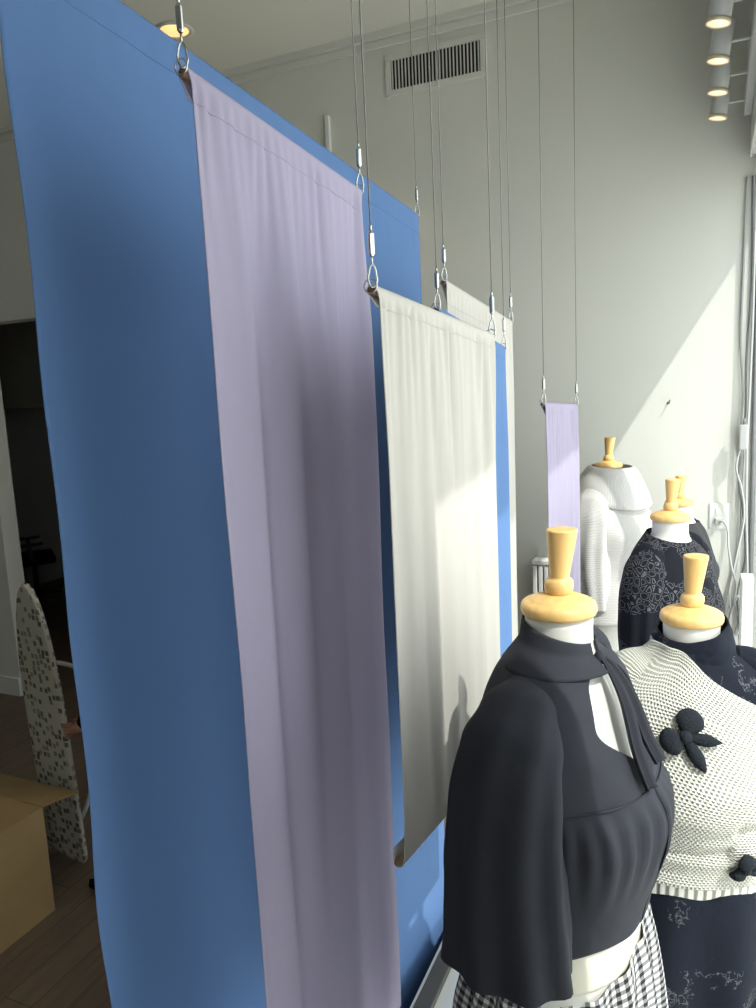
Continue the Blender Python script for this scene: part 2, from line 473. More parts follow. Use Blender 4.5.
# room behind the opening
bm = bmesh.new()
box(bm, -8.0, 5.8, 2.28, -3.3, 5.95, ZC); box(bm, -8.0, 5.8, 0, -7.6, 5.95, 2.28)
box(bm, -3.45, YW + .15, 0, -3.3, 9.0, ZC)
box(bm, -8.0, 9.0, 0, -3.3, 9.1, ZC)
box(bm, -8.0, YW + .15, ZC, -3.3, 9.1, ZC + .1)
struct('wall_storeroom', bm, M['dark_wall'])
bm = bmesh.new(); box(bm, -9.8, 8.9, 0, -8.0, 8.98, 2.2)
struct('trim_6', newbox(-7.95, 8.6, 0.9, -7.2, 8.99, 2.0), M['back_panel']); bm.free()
# mouldings
bm = bmesh.new()
box(bm, -8.0, YW - .045, ZC - .035, XW, YW, ZC); box(bm, -8.0, YW - .02, ZC - .075, XW, YW, ZC - .035, bev=.006)
struct('trim_1', bm, M['trim'])
struct('trim_2', newbox(-2.048, YW - .025, 3.2, -2.020, YW, 3.84, bev=.004), M['white_paint'])
bm = bmesh.new(); box(bm, -8.0, YW - .018, 0, -5.05, YW, 0.15, bev=.004); box(bm, -3.45, YW - .018, 0, -.8, YW, 0.15, bev=.004)
struct('baseboard_far', bm, M['white_paint'])
# raised display platform with wooden edge
struct('trim_3', newbox(-0.725, 0.2, 0, XW, YW, 0.495), M['platform'])
bm = newbox(-0.775, 0.2, 0, -0.725, YW, 0.515, bev=.003)
struct('trim_4', bm, M['lip'])
struct('trim_5', newbox(-0.783, 0.2, 0.44, -0.7755, YW, 0.514), M['lip_edge'])
struct('pavement', newbox(0.31, -12, -0.1, 14, 16, 0.02), M['pavement'])

# ------------------------------------------------------------------ hanging banners
def P3(a, b, t): return a + (b - a) * t

def gripper(parent, p, L=0.034, wire_top=ZC):
    """wire, cable gripper and hook above hanging point p (world coords, parent at origin)"""
    p = Vector(p)
    g = bmesh.new()
    zc = 0.046
    lathe(g, [(0.0, 0), (.0030, 0), (.0048, .003), (.0048, L - .004), (.0030, L), (0, L)], 14, p.x, p.y, p.z + zc)
    go = obj('cable_gripper', g, M['steel'], parent, False)
    b = bmesh.new()
    lathe(b, [(0, 0), (.0022, 0), (.0022, .010), (0, .010)], 8, p.x, p.y, p.z + zc + L)
    obj('gripper_nut', b, M['steel'], go)
    h = bmesh.new()
    pts = []
    for k in range(20):
        a = 2 * PI * k / 20
        pts.append((p.x + .0058 * math.sin(a) * (1.0 if math.cos(a) < 0 else .75), p.y + .003 * math.sin(a), p.z + .019 + .0155 * math.cos(a)))
    tube(h, pts, .0015, 8, closed=True)
    tube(h, [(p.x, p.y, p.z + .034), (p.x, p.y, p.z + zc + .001)], .0016, 8)
    obj('snap_hook', h, M['steel'], parent)
    w_ = bmesh.new(); tube(w_, [(p.x, p.y, p.z + zc + L), (p.x, p.y, wire_top)], .0011, 6)
    obj('wire', w_, M['wire'], parent)

def banner(label, material, A, B, zA, zB, fold, group, hemw=0.03, nu=150, nv=120, rod_bottom=True, edge=None, sagz=0.0, rodr=0.006, order=0):
    """A,B: near and far end of the top dowel; zA,zB: bottom heights; fold(u,v)->offset towards the window"""
    A = Vector(A); B = Vector(B)
    t = thing('hanging_banner', label, 'banner', (0, 0, 0), 0, group)
    d = (B - A); dh = Vector((d.x, d.y, 0)).normalized(); nrm = Vector((dh.y, -dh.x, 0))
    if nrm.x < 0: nrm = -nrm
    bm = bmesh.new()
    R = rodr + 0.0015
    rings = []
    wrap = 10
    prof = []                                       # (kind, value)
    for k in range(wrap):                           # pocket: from back bottom over the rod
        prof.append(('w', k / (wrap - 1)))
    for j in range(1, nv + 1): prof.append(('d', (j / nv) * .985))
    for k in range(9): prof.append(('b', k / 8))
    for kind, val in prof:
        row = []
        for i in range(nu + 1):
            u = i / nu
            top = P3(A, B, u) + Vector((0, 0, -sagz * 4 * u * (1 - u)))
            zb = zA + (zB - zA) * u
            if kind == 'b':
                a = val * PI * 1.05
                q = Vector((top.x, top.y, zb + R)) + nrm * R * math.cos(a) + Vector((0, 0, -R * math.sin(a) + (.02 * sst(.8, 1, val))))
            elif kind == 'w':
                if val < 0.35:
                    q = top + nrm * (R - 2 * R * val / 0.35) + Vector((0, 0, -hemw * (1 - val / 0.35)))
                else:
                    a = (val - 0.35) / 0.65 * PI
                    q = top - nrm * R * math.cos(a) + Vector((0, 0, R * math.sin(a)))
            else:
                hh = top.z - zb
                z = top.z - hh * val
                ins = 0.0
                off = fold(u, val * hh, hh)
                ux = 0.0
                if edge: ux = edge(u, val * hh, hh)
                q = Vector((top.x, top.y, z)) + nrm * (R * (1 - sst(hh - .06, hh, val * hh) * 0) + off) + dh * ux
            row.append(q)
        rings.append(row)
    loft(bm, rings, closed=False)
    c = obj('cloth', bm, material, t)
    solid(c, 0.0014, 1)
    # stitched line below the pocket
    bm = bmesh.new()
    zs = hemw
    pts = []
    for i in range(0, nu + 1, 2):
        u = i / nu; top = P3(A, B, u)
        pts.append(Vector((top.x, top.y, top.z - zs)) + nrm * (R + fold(u, zs, top.z - zA) + .0021))
    tube(bm, pts, .0004, 5)
    obj('hem_stitching', bm, material, c)
    bm = bmesh.new(); tube(bm, [A - dh * .002, B + dh * .002], rodr, 16)
    r = obj('top_dowel', bm, M['dowel'], t)
    for e_, s_ in ((A, -1), (B, 1)):
        bm = bmesh.new()
        c0 = e_ + dh * s_ * .003 + Vector((0, 0, .006))
        pts = [c0 + dh * s_ * .0 + nrm * .010 * math.cos(a) + Vector((0, 0, .010 * math.sin(a))) for a in [2 * PI * k / 16 for k in range(16)]]
        tube(bm, pts, .0012, 6, closed=True)
        obj('end_ring', bm, M['steel'], t)
        gripper(t, e_ + dh * s_ * .003 + nrm * .004 + Vector((0, 0, .0)))
    if rod_bottom:
        bm = bmesh.new()
        a0 = Vector((A.x, A.y, zA + R)) - dh * .004; b0 = Vector((B.x, B.y, zB + R)) + dh * .004
        tube(bm, [a0, b0], rodr, 16)
        obj('bottom_dowel', bm, M['dowel'], t)
    return t

def nz(x, y=0.0, z=0.0): return noise.noise(Vector((x, y, z)))

def fold_soft(amp, k, seed, gather=0.0):
    def f(u, h, H):
        g = sst(0.0, 0.25, h)
        s = math.sin(2 * PI * (k * u + 0.5 * nz(u * 2 + seed, h * .35)) + seed) * 0.6 + nz(u * k * 1.4 + seed, h * 0.5, seed) * 0.9
        s2 = nz(u * k * 4 + seed, h * 2.2, 3.1) * .22
        e = amp * g * (s + s2)
        if gather: e += gather * (1 - sst(.02, .35, h)) * sst(.0, .02, h) * nz(u * 26 + seed, h * 3, 1.0)
        e *= 1 - .85 * sst(H - .09, H, h)
        return e
    return f

def edge_wobble(a, seed):
    def f(u, h, H):
        e0 = (1 - sst(0, .08, u)) ; e1 = sst(.92, 1, u)
        pinch = -0.006 * (1 - sst(.0, .03, h))
        wob = a * nz(h * 3.0, seed) * sst(0, .2, h)
        return e0 * (-wob + .004) + e1 * (wob)
    return f

# tall blue banner, nearest the shop floor
banner('tall blue cloth banner reaching out of the frame at left, behind the lavender banner', M['blue'],
       (-0.918, 0.835, 2.965), (-0.844, 2.265, 2.815), 0.30, 0.22, fold_soft(.012, 2.2, 1.3, .003), None, hemw=.055, edge=edge_wobble(.012, 5.0), nu=180, nv=150)
banner('wide lavender cloth banner in front of the tall blue banner', M['lavender'],
       (-0.636, 0.868, 2.716), (-0.605, 1.325, 2.656), 1.02, 0.98, fold_soft(.013, 3.6, 4.2, .006), None, hemw=.035, edge=edge_wobble(.007, 2.0), nu=170, nv=150)
banner('short white cloth banner with both wooden dowels, half lit by the sun', M['cream'],
       (-0.446, 1.008, 2.438), (-0.414, 1.510, 2.392), 1.550, 1.510, fold_soft(.0055, 6.5, 7.7, .008), None, hemw=.022, edge=edge_wobble(.004, 9.0), nu=200, nv=130)
banner('narrow strip of blue banner hanging behind the short white banner', M['blue'],
       (-0.553, 1.590, 2.462), (-0.522, 2.024, 2.390), 1.15, 1.15, fold_soft(.006, 3.0, 2.7, .002), None, hemw=.03)
banner('white banner farthest back in the row, behind the smaller blue banner', M['cream'],
       (-0.601, 1.785, 2.545), (-0.571, 2.304, 2.478), 1.3, 1.3, fold_soft(.006, 4.0, 6.1, .003), None, hemw=.05)
banner('small lavender banner hanging alone near the far grey wall', M['lavender'],
       (-0.497, 2.415, 2.228), (-0.469, 2.855, 2.205), 1.05, 1.05, fold_soft(.010, 4.0, 8.8, .006), None, hemw=.03)

# ------------------------------------------------------------------ dress forms
PROF = [(0.0, .056, .056, .056), (-.045, .056, .058, .057), (-.068, .062, .072, .074), (-.092, .073, .086, .112), (-.122, .088, .096, .150),
        (-.165, .103, .102, .172), (-.22, .124, .105, .176), (-.28, .152, .104, .170), (-.33, .150, .100, .162), (-.40, .130, .095, .148), (-.47, .120, .095, .146),
        (-.56, .128, .112, .166), (-.68, .124, .136, .186), (-.78, .116, .128, .184), (-.84, .10, .11, .165)]

def ring(z, n, off=0.0, k=1.0, disp=None, zf=None, a0=0.0, a1=2 * PI, closed=True):
    af, ab, b = interp(PROF, z / k)
    pts = []
    for i in range(n if closed else n + 1):
        ph = a0 + (a1 - a0) * i / n
        c, s = math.cos(ph), math.sin(ph)
        o = off + (disp(ph, z) if disp else 0)
        rx = (af if c > 0 else ab) * k + o; ry = b * k + o
        zz = z + (zf(ph) if zf else 0)
        pts.append(Vector((rx * c, ry * s, zz)))
    return pts

def neck_cap(parent, k=1.0, ang=0.0):
    bm = bmesh.new()
    r = .060 * k
    lathe(bm, [(0, 0), (r * 1.01, 0), (r * 1.04, .004), (r * 1.04, .011), (r * 1.01, .016), (r * .93, .0195), (r * .84, .0205), (r * .80, .0225), (r * .72, .0245), (r * .4, .031), (0, .031)], 64)
    c = obj('neck_cap', bm, M['beech'], parent)
    bm = bmesh.new()
    lathe(bm, [(0, .030), (.019, .030), (.0215, .034), (.0225, .042), (.0215, .050), (.0185, .054), (.0150, .0555), (.0152, .058), (.0235, .129), (.0235, .1295), (.0228, .1315), (.021, .132), (0, .132)], 40)
    for v in bm.verts:
        v.co.x += .065 * math.cos(ang) * (v.co.z - .03); v.co.y -= .065 * math.sin(ang) * (v.co.z - .03)
    obj('finial', bm, M['beech'], c)
    return c

def form(label, x, y, z, ang, k=1.0, knob=True):
    t = thing('dress_form', label, 'mannequin', (x, y, z), ang)
    neck_cap(t, k, ang)
    bm = bmesh.new()
    zs = [0 - i * .84 / 60 for i in range(61)]
    loft(bm, [ring(q * k, 64, 0, k) for q in zs], cap0=True, cap1=True)
    obj('torso', bm, M['form'], t)
    H = z - 0.4955
    bm = bmesh.new()
    tube(bm, [(0, 0, -.83 * k), (0, 0, -H + .02)], .014, 16)
    obj('pole', bm, M['black_metal'], t)
    bm = bmesh.new()
    lathe(bm, [(0, .02), (.03, .02), (.035, .012), (.13, .006), (.135, .0), (0, 0)], 48, 0, 0, -H)
    obj('base_plate', bm, M['black_metal'], t)
    return t

def sleeve(parent, name, material, side, k, path, radii, n=56, m=50, fold=.004, nf=9, seed=0.0, uvs=(1, 1), squash=.8, parentpart=None):
    """path: local centres; side -1 right arm / +1 left arm"""
    P = crom([Vector((p[0], p[1] * side, p[2])) * k for p in path], 12)
    tot = len(P) - 1
    rings = []
    for i, c in enumerate(P):
        s = i / tot
        j = s * (len(radii) - 1); j0 = min(int(j), len(radii) - 2); r = radii[j0] + (radii[j0 + 1] - radii[j0]) * sst(0, 1, j - j0)
        r *= k
        # direction of the arm
        t = (P[min(i + 1, tot)] - P[max(i - 1, 0)]).normalized()
        a = Vector((1, 0, 0)); a = (a - t * a.dot(t)).normalized(); b = t.cross(a)
        row = []
        for q in range(n):
            ph = 2 * PI * q / n
            d = fold * sst(.15, .8, s) * (math.sin(nf * ph + seed + 2 * nz(s * 2, seed)) + .8 * nz(math.cos(ph) * 2, math.sin(ph) * 2, s * 3 + seed))
            row.append(c + a * math.cos(ph) * (r + d) + b * math.sin(ph) * (r * squash + d))
        rings.append(row)
    bm = bmesh.new(); loft(bm, rings, cap0=True, uvs=uvs)
    o = obj(name, bm, material, parent)
    solid(o, .002, 0)
    return o

def ribbon(bm, pts, wid, nrm, thick=.0015):
    P = crom(pts, 8)
    rows = []
    for i, p in enumerate(P):
        s = i / (len(P) - 1)
        t = (P[min(i + 1, len(P) - 1)] - P[max(i - 1, 0)]).normalized()
        side = t.cross(nrm).normalized(); n2 = side.cross(t)
        w_ = wid(s)
        row = []
        for q in range(9):
            x = q / 8 - .5
            row.append(p + side * w_ * x + n2 * (.25 * w_ * (math.cos(2 * PI * x * 1.5))))
        rows.append(row)
    loft(bm, rows, closed=False)

# ---- nearest form: charcoal tie-neck blouse over gingham skirt
K1 = 0.93
f1 = form('white dress form nearest the camera in a charcoal tie-neck blouse', -0.217, 1.151, 1.944, math.radians(-14), K1)
def slit(z):                      # half angle of the keyhole
    z /= K1
    return 0.50 * sst(-.245, -.15, z) ** 1.0 * (1 - .25 * sst(-.10, -.065, z))
def dblouse(ph, z):
    z /= K1
    c = math.cos(ph)
    g = sst(-.265, -.30, z) if False else (1 - sst(-.30, -.262, z))
    pleat = .0028 * math.sin(34 * ph + 2 * nz(ph * 2, z * 6)) * g * max(0, c + .35) * sst(-.45, -.33, z)
    puff = .024 * g * math.sin(PI * min(1, max(0, (-z - .262) / .265))) * (.6 + .4 * c)
    dart = .0015 * nz(ph * 4, z * 20)
    return pleat + puff + dart + .0035 * nz(ph * 2.5 + z * 9, z * 5, 4)
bm = bmesh.new(); rings = []
for i in range(111):
    z = -.068 - i * (.525 - .068) / 110
    sl = slit(z * K1) + .0008
    rings.append(ring(z * K1, 150, .012 - .010 * (1 - sst(-.525, -.51, z)), K1, dblouse, None, sl, 2 * PI - sl, closed=False))
loft(bm, rings, closed=False)
bl = obj('blouse', bm, M['blouse'], f1); solid(bl, .002, 0)
# yoke seam
bm = bmesh.new(); pts = []
for i in range(41):
    ph = -1.25 + 2.5 * i / 40
    z = -(.262 + .035 * (1 - math.cos(ph * 1.3)) * 0 - .0) * K1
    af, ab, b = interp(PROF, z / K1); o = .0145 + dblouse(ph, z - .004) * .4
    pts.append(((af * K1 + o) * math.cos(ph), (b * K1 + o) * math.sin(ph), z))
tube(bm, pts, .0016, 6); obj('yoke_seam', bm, M['blouse'], bl)
# collar band
bm = bmesh.new(); rings = []
for i in range(13):
    s = i / 12
    z = -.008 - .074 * s
    rr = .0595 + .004 * s + .020 * max(0, s - .45) * 2
    row = []
    for q in range(97):
        ph = .16 + (2 * PI - .32) * q / 96
        zz = z - .034 * (0.5 + .5 * math.cos(ph - .2)) * (1 - s)
        row.append(Vector((rr * K1 * math.cos(ph) * (1.0 + .10 * s), rr * K1 * math.sin(ph) * (1 + .25 * s), zz * K1)))
    rings.append(row)
loft(bm, rings, closed=False)
co = obj('collar', bm, M['blouse'], bl); solid(co, .0025, 0)
# tie knot and two tails
bm = bmesh.new()
bmesh.ops.create_uvsphere(bm, u_segments=16, v_segments=10, radius=1)
for v in bm.verts: v.co = Vector((.071 + v.co.x * .009, -.002 + v.co.y * .010, -.066 + v.co.z * .013)) * K1
obj('tie_knot', bm, M['blouse'], bl)
for sgn, ln in ((-1, 1.0), (1, .78)):
    bm = bmesh.new()
    ribbon(bm, [Vector(p) * K1 for p in ((.074, .002 * sgn, -.064), (.094, .010 * sgn, -.082), (.122, .014 * sgn - .004, -.125), (.146, .018 * sgn - .008, -.125 - .075 * ln), (.168, .020 * sgn - .01, -.125 - .125 * ln))],
           lambda s: .008 + .022 * sst(0, .7, s), Vector((1, 0, .2)))
    r_ = obj('tie_tail', bm, M['blouse'], bl); solid(r_, .0015, 0)
sleeve(bl, 'sleeve', M['blouse'], -1, K1, [(-.012, .050, -.100), (-.010, .098, -.114), (-.006, .145, -.144), (-.005, .182, -.21), (-.005, .194, -.33), (0, .205, -.44), (.0, .208, -.51)],
       [.024, .046, .066, .082, .090, .096, .102, .106], fold=.005, nf=8, seed=1.0, squash=.72)
sleeve(bl, 'sleeve', M['blouse'], 1, K1, [(-.03, .080, -.085), (-.03, .145, -.105), (-.035, .172, -.165), (-.04, .180, -.25), (-.04, .185, -.36), (-.04, .188, -.50)],
       [.030, .060, .066, .068, .070, .074], fold=.004, nf=8, seed=2.0, squash=.7)
bm = bmesh.new()
loft(bm, [ring(q * K1, 80, .004, K1, lambda ph, z: .0012 * nz(ph * 2, z * 40)) for q in [-.42 - .006 * i for i in range(28)]])
o = obj('slip', bm, M['form_cream'], f1); solid(o, .0015, 0)
bm = bmesh.new(); rings = []
for i in range(61):
    s = i / 60
    z = -.515 - .50 * s
    fl = .012 + .05 * s
    rings.append(ring(max(z, -.839) * K1, 160, fl, K1, lambda ph, zz, s=s: (.004 + .022 * s) * math.sin(17 * ph + 3 * nz(ph, s)) , lambda ph, z=z: (z - max(z, -.839)) * K1 - .085 * (1 - s) * max(0, math.cos(ph + .95)) ** 1.5 * K1))
loft(bm, rings, uvs=(1.6, 1.3)); sk = obj('skirt', bm, M['gingham'], f1); solid(sk, .0015, 0)

# ---- second form: chunky white sweater with bows over black velvet
K2 = 0.95
f2 = form('dress form in a chunky cream sweater with dark crocheted bows', -0.035, 1.565, 1.819, math.radians(-62), K2)
def vel(ph, z): return .002 * nz(ph * 3, z * 20)
bm = bmesh.new()
loft(bm, [ring(q * K2, 80, .008, K2, vel) for q in [-.05 - .0125 * i for i in range(40)]])
vt = obj('velvet_top', bm, M['velvet'], f2); solid(vt, .002, 0)
bm = bmesh.new(); rings = []
for i in range(15):                                # folded funnel collar
    s = i / 14
    row = []
    for q in range(100):
        ph = 2 * PI * q / 100
        up = .5 + .5 * math.cos(ph - 2.2)           # taller at the back
        zt = -.030 + .040 * up
        z = zt * (1 - s) + (-.085) * s
        rr = .062 + .005 * s + .004 * s * s + .010 * (1 - s) * up + .003 * nz(ph * 2, s * 4) + .003 * math.sin(PI * s) * (1 + math.sin(5 * ph))
        row.append(Vector((rr * math.cos(ph), rr * math.sin(ph) * (1 + .3 * s), z)) * K2)
    rings.append(row)
loft(bm, rings); o = obj('funnel_collar', bm, M['velvet'], vt); solid(o, .003, 0)
sleeve(vt, 'velvet_sleeve', M['velvet'], 1, K2, [(-.005, .09, -.085), (0, .135, -.115), (0, .168, -.175), (0, .182, -.26), (.0, .19, -.40)], [.03, .05, .055, .055, .05], fold=.003, seed=5, squash=.8)
# sweater
def swtop(ph): return -.040 - .150 * sst(-.9, 1.0, math.sin(ph - .1)) 
def dsw(ph, z):
    z /= K2
    s = sst(-.06, -.30, z)
    v = .018 + .018 * (1 - sst(-.25, -.10, z)) + .006 * nz(math.cos(ph) * 2, math.sin(ph) * 2, z * 6)
    crease = -.014 * math.exp(-((z + .385 - .03 * math.sin(ph * 1.6 + 1.5)) / .016) ** 2) * (.5 + .5 * math.cos(ph + .3))
    bulge = .020 * math.exp(-((z + .33) / .05) ** 2) + .016 * math.exp(-((z + .42) / .035) ** 2)
    return v + crease + bulge
bm = bmesh.new(); rings = []
for i in range(111):
    s = i / 110
    row = []
    for q in range(180):
        ph = 2 * PI * q / 180
        zt = swtop(ph); zb = -.500
        z = (zt + (zb - zt) * s)
        af, ab, b = interp(PROF, z)
        o = dsw(ph, z * K2)
        c, sn = math.cos(ph), math.sin(ph)
        o += .0016 * math.sin(ph * 90) * math.sin(s * 70) 
        row.append(Vector((((af if c > 0 else ab) * K2 + o) * c, (b * K2 + o) * sn, z * K2)))
    rings.append(row)
loft(bm, rings); sw = obj('sweater', bm, M['knit'], f2); solid(sw, .006, 0)
bm = bmesh.new(); rings = []
for i in range(13):
    s = i / 12; z = -.494 - .045 * s
    rings.append(ring(z * K2, 248, .026 - .012 * s, K2, lambda ph, zz: .004 * nz(ph * 2), lambda ph: .005 * math.sin(3 * ph + 1)))
loft(bm, rings); o = obj('ribbed_hem', bm, M['knit_rib'], sw); solid(o, .006, 0)
# sweater sleeve on the side seen at left
sleeve(sw, 'sleeve', M['knit'], -1, K2, [(-.01, .085, -.075), (-.01, .130, -.11), (-.01, .155, -.17), (-.01, .165, -.26), (-.01, .165, -.36), (.0, .16, -.43)], [.03, .052, .062, .070, .072, .060, .045], fold=.003, seed=3, squash=.8, uvs=(.5, .9))
bm = bmesh.new()
loft(bm, [ring(max(z, -.839) * K2, 96, .016 + .02 * min(1, (-z - .4)), K2, lambda ph, zz, z=z: .010 * max(0, -z - .45) * 3 * math.sin(9 * ph), lambda ph, z=z: (z - max(z, -.839)) * K2) for z in [-.42 - .55 * i / 40 for i in range(41)]])
o = obj('velvet_skirt', bm, M['velvet'], f2); solid(o, .002, 0)
def surf2(ph, z, extra):
    af, ab, b = interp(PROF, z); o = dsw(ph, z * K2) + extra
    c, sn = math.cos(ph), math.sin(ph)
    return Vector((((af if c > 0 else ab) * K2 + o) * c, (b * K2 + o) * sn, z * K2))
def crochet_bow(ph, z, ang, k):
    c = surf2(ph, z, .010); e1 = (surf2(ph + .05, z, .010) - surf2(ph - .05, z, .010)).normalized()
    e2 = (surf2(ph, z + .02, .010) - surf2(ph, z - .02, .010)).normalized(); e3 = e1.cross(e2).normalized()
    ca, sa = math.cos(ang), math.sin(ang)
    ax = e1 * ca + e2 * sa; ay = -e1 * sa + e2 * ca
    def lobe(bm, x0, y0, x1, y1, w0, w1, w2, lift=.006):
        P = [Vector((x0 + (x1 - x0) * t / 24, y0 + (y1 - y0) * t / 24)) for t in range(25)]
        dx, dy = (x1 - x0), (y1 - y0); l = math.hypot(dx, dy); nx, ny = -dy / l, dx / l
        rings = []
        for t, p in enumerate(P):
            s = t / 24; w_ = math.sqrt(max(.02, 1 - (max(0, s - .72) / .28) ** 2)) * (w0 + (w1 - w0) * sst(0, .55, s) if s < .55 else w1 + (w2 - w1) * sst(.55, 1, s)) * k
            row = []
            for q in range(14):
                a = 2 * PI * q / 14
                o = w_ * math.cos(a); hgt = (.0055 + .35 * min(w_, .01)) * math.sin(a) * math.sqrt(max(.05, 1 - (max(0, s - .72) / .28) ** 2)) + lift * math.sin(PI * s)
                row.append(c + ax * (p.x * k + nx * o) + ay * (p.y * k + ny * o) + e3 * hgt)
            rings.append(row)
        loft(bm, rings, cap0=True, cap1=True)
    bm = bmesh.new()
    lobe(bm, 0, 0, .012, .036, .006, .017, .013)
    lobe(bm, 0, 0, -.030, -.012, .006, .017, .013)
    lobe(bm, 0, 0, .044, -.002, .006, .008, .003, .003)
    lobe(bm, 0, 0, .022, -.040, .006, .009, .005, .003)
    b_ = obj('crochet_bow', bm, M['bow'], sw)
    bm = bmesh.new(); bmesh.ops.create_uvsphere(bm, u_segments=14, v_segments=10, radius=.009 * k)
    for v in bm.verts: v.co = c + v.co + e3 * .006
    obj('bow_knot', bm, M['bow'], b_)
crochet_bow(-.38, -.185, -.05, 1.45)
crochet_bow(.10, -.44, .5, 1.0)

# ---- third form: black leopard burnout top
f3 = form('dress form in a black leopard-pattern high-neck top, behind the sweater form', -0.126, 2.591, 1.838, math.radians(-25), 1.0)
bm = bmesh.new()
loft(bm, [ring(q, 96, .010, 1.0, lambda ph, z: .003 * nz(ph * 3, z * 12), (lambda ph, i=i: (.030 * (1 - i / 8) * (.5 - .5 * math.cos(ph * 1.0)) - .012 * (1 - i / 8)) if i < 8 else 0)) for i, q in enumerate([-.055 - .0125 * i for i in range(50)])])
tp = obj('leopard_top', bm, M['leopard'], f3); solid(tp, .002, 0)
sleeve(tp, 'sleeve', M['leopard'], -1, 1.0, [(-.005, .09, -.08), (-.005, .135, -.11), (0, .168, -.17), (0, .185, -.27), (0, .19, -.42), (.02, .19, -.60)], [.03, .052, .064, .068, .064, .055, .045], fold=.004, seed=7)
sleeve(tp, 'sleeve', M['leopard'], 1, 1.0, [(-.005, .09, -.08), (-.005, .135, -.11), (0, .168, -.17), (0, .185, -.27), (0, .19, -.42), (.02, .19, -.60)], [.03, .052, .060, .060, .058, .052, .045], fold=.004, seed=8)
bm = bmesh.new()
loft(bm, [ring(max(z, -.839), 64, .014 + .08 * max(0, -z - .6), 1.0, None, lambda ph, z=z: z - max(z, -.839)) for z in [-.60 - .5 * i / 20 for i in range(21)]])
o = obj('black_skirt', bm, M['black_cloth'], f3); solid(o, .002, 0)

# ---- fourth form: charcoal top, mostly hidden behind the leopard one
f5 = form('dress form in a charcoal draped top, mostly hidden behind the leopard top', -0.140, 3.640, 1.72, math.radians(-15), 1.0)
bm = bmesh.new()
loft(bm, [ring(q, 96, .014, 1.0, lambda ph, z: .004 * math.sin(9 * ph + z * 20)) for q in [-.075 - .0125 * i for i in range(58)]])
tp = obj('draped_top', bm, M['charcoal'], f5); solid(tp, .002, 0)

# ---- far form: white cowl sweater
f4 = form('dress form in a white cowl-neck sweater farthest back by the wall', -0.420, 3.406, 1.915, math.radians(-20), .95)
K4 = .95
bm = bmesh.new()
loft(bm, [ring(q * K4, 120, .030 + .03 * (1 - sst(-.3, -.12, q)), K4, lambda ph, z: .006 * nz(math.cos(ph) * 2, math.sin(ph) * 2, z * 5)) for q in [-.07 - .0125 * i for i in range(50)]])
sw4 = obj('sweater', bm, M['fine_knit'], f4); solid(sw4, .004, 0)
for sd in (-1, 1):
    sleeve(sw4, 'sleeve', M['fine_knit'], sd, K4, [(-.005, .085, -.085), (0, .13, -.12), (0, .165, -.18), (0, .185, -.28), (.0, .195, -.42), (.02, .2, -.62)], [.03, .066, .086, .096, .100, .098, .08] if sd < 0 else [.03, .045, .05, .05, .05, .05, .05], fold=.004, seed=11 + sd, squash=.75, uvs=(.5, 1))
bm = bmesh.new(); rings = []
for i in range(25):
    s = i / 24
    row = []
    for q in range(100):
        ph = 2 * PI * q / 100
        fr = .5 + .5 * math.cos(ph + .2)
        if s < .6:                                   # outer fold going down and out
            t_ = s / .6
            r = .072 + .086 * t_ ** .8 + .030 * fr
            z = .016 - .012 * fr - (.105 + .075 * fr) * t_ ** 1.3
        else:                                        # turned back under
            t_ = (s - .6) / .4
            r = .158 + .030 * fr - .050 * t_
            z = -.089 - .087 * fr + .012 * math.sin(PI * t_)
        r += .003 * nz(ph * 2, s * 5)
        row.append(Vector((r * math.cos(ph) + .004, r * math.sin(ph) * 1.04, z)) * K4)
    rings.append(row)
loft(bm, rings); o = obj('cowl_collar', bm, M['cowl'], sw4); solid(o, .004, 0)

# ------------------------------------------------------------------ far wall fittings
t = thing('air_vent', 'white wall air vent with vertical louvres over a dark plate near the ceiling', 'vent', (-1.388, YW, 3.975))
bm = bmesh.new()
box(bm, -.280, -.014, .075, .280, 0, .105, bev=.003); box(bm, -.280, -.014, -.105, .280, 0, -.075, bev=.003)
box(bm, -.280, -.014, -.075, -.250, 0, .075, bev=.003); box(bm, .250, -.014, -.075, .280, 0, .075, bev=.003)
obj('vent_frame', bm, M['trim'], t, False)
obj('duct_shade_plate', newbox(-.25, -.002, -.075, .25, .0, .075), M['vent_dark'], t, False)  # flat near-black plate: the shade inside the duct put into colour
bm = bmesh.new()
for i in range(26):
    x = -.241 + .482 * i / 25
    box(bm, x - .0028, -.011, -.075, x + .0028, -.003, .075)
obj('louvres', bm, M['trim'], t, False)

t = thing('recessed_downlight', 'glowing warm recessed ceiling light beside the nearest banner hook', 'ceiling light', (-2.609, 3.518, ZC))
bm = bmesh.new(); lathe(bm, [(.075, -.001), (.098, -.001), (.100, -.006), (.080, -.010), (.072, -.004), (.075, -.001)], 40)
obj('trim_ring', bm, M['trim'], t)
bm = bmesh.new(); lathe(bm, [(0, -.003), (.074, -.003), (.074, -.001), (0, -.001)], 40)
obj('lens', bm, M['lamp_glow'], t)
pl = bpy.data.lights.new('downlight', 'SPOT'); pl.energy = 14; pl.color = (1, .75, .45); pl.spot_size = 2.0; pl.shadow_soft_size = .05
po = bpy.data.objects.new('downlight', pl); S.collection.objects.link(po); po.parent = t; po.location = (0, 0, -.03)

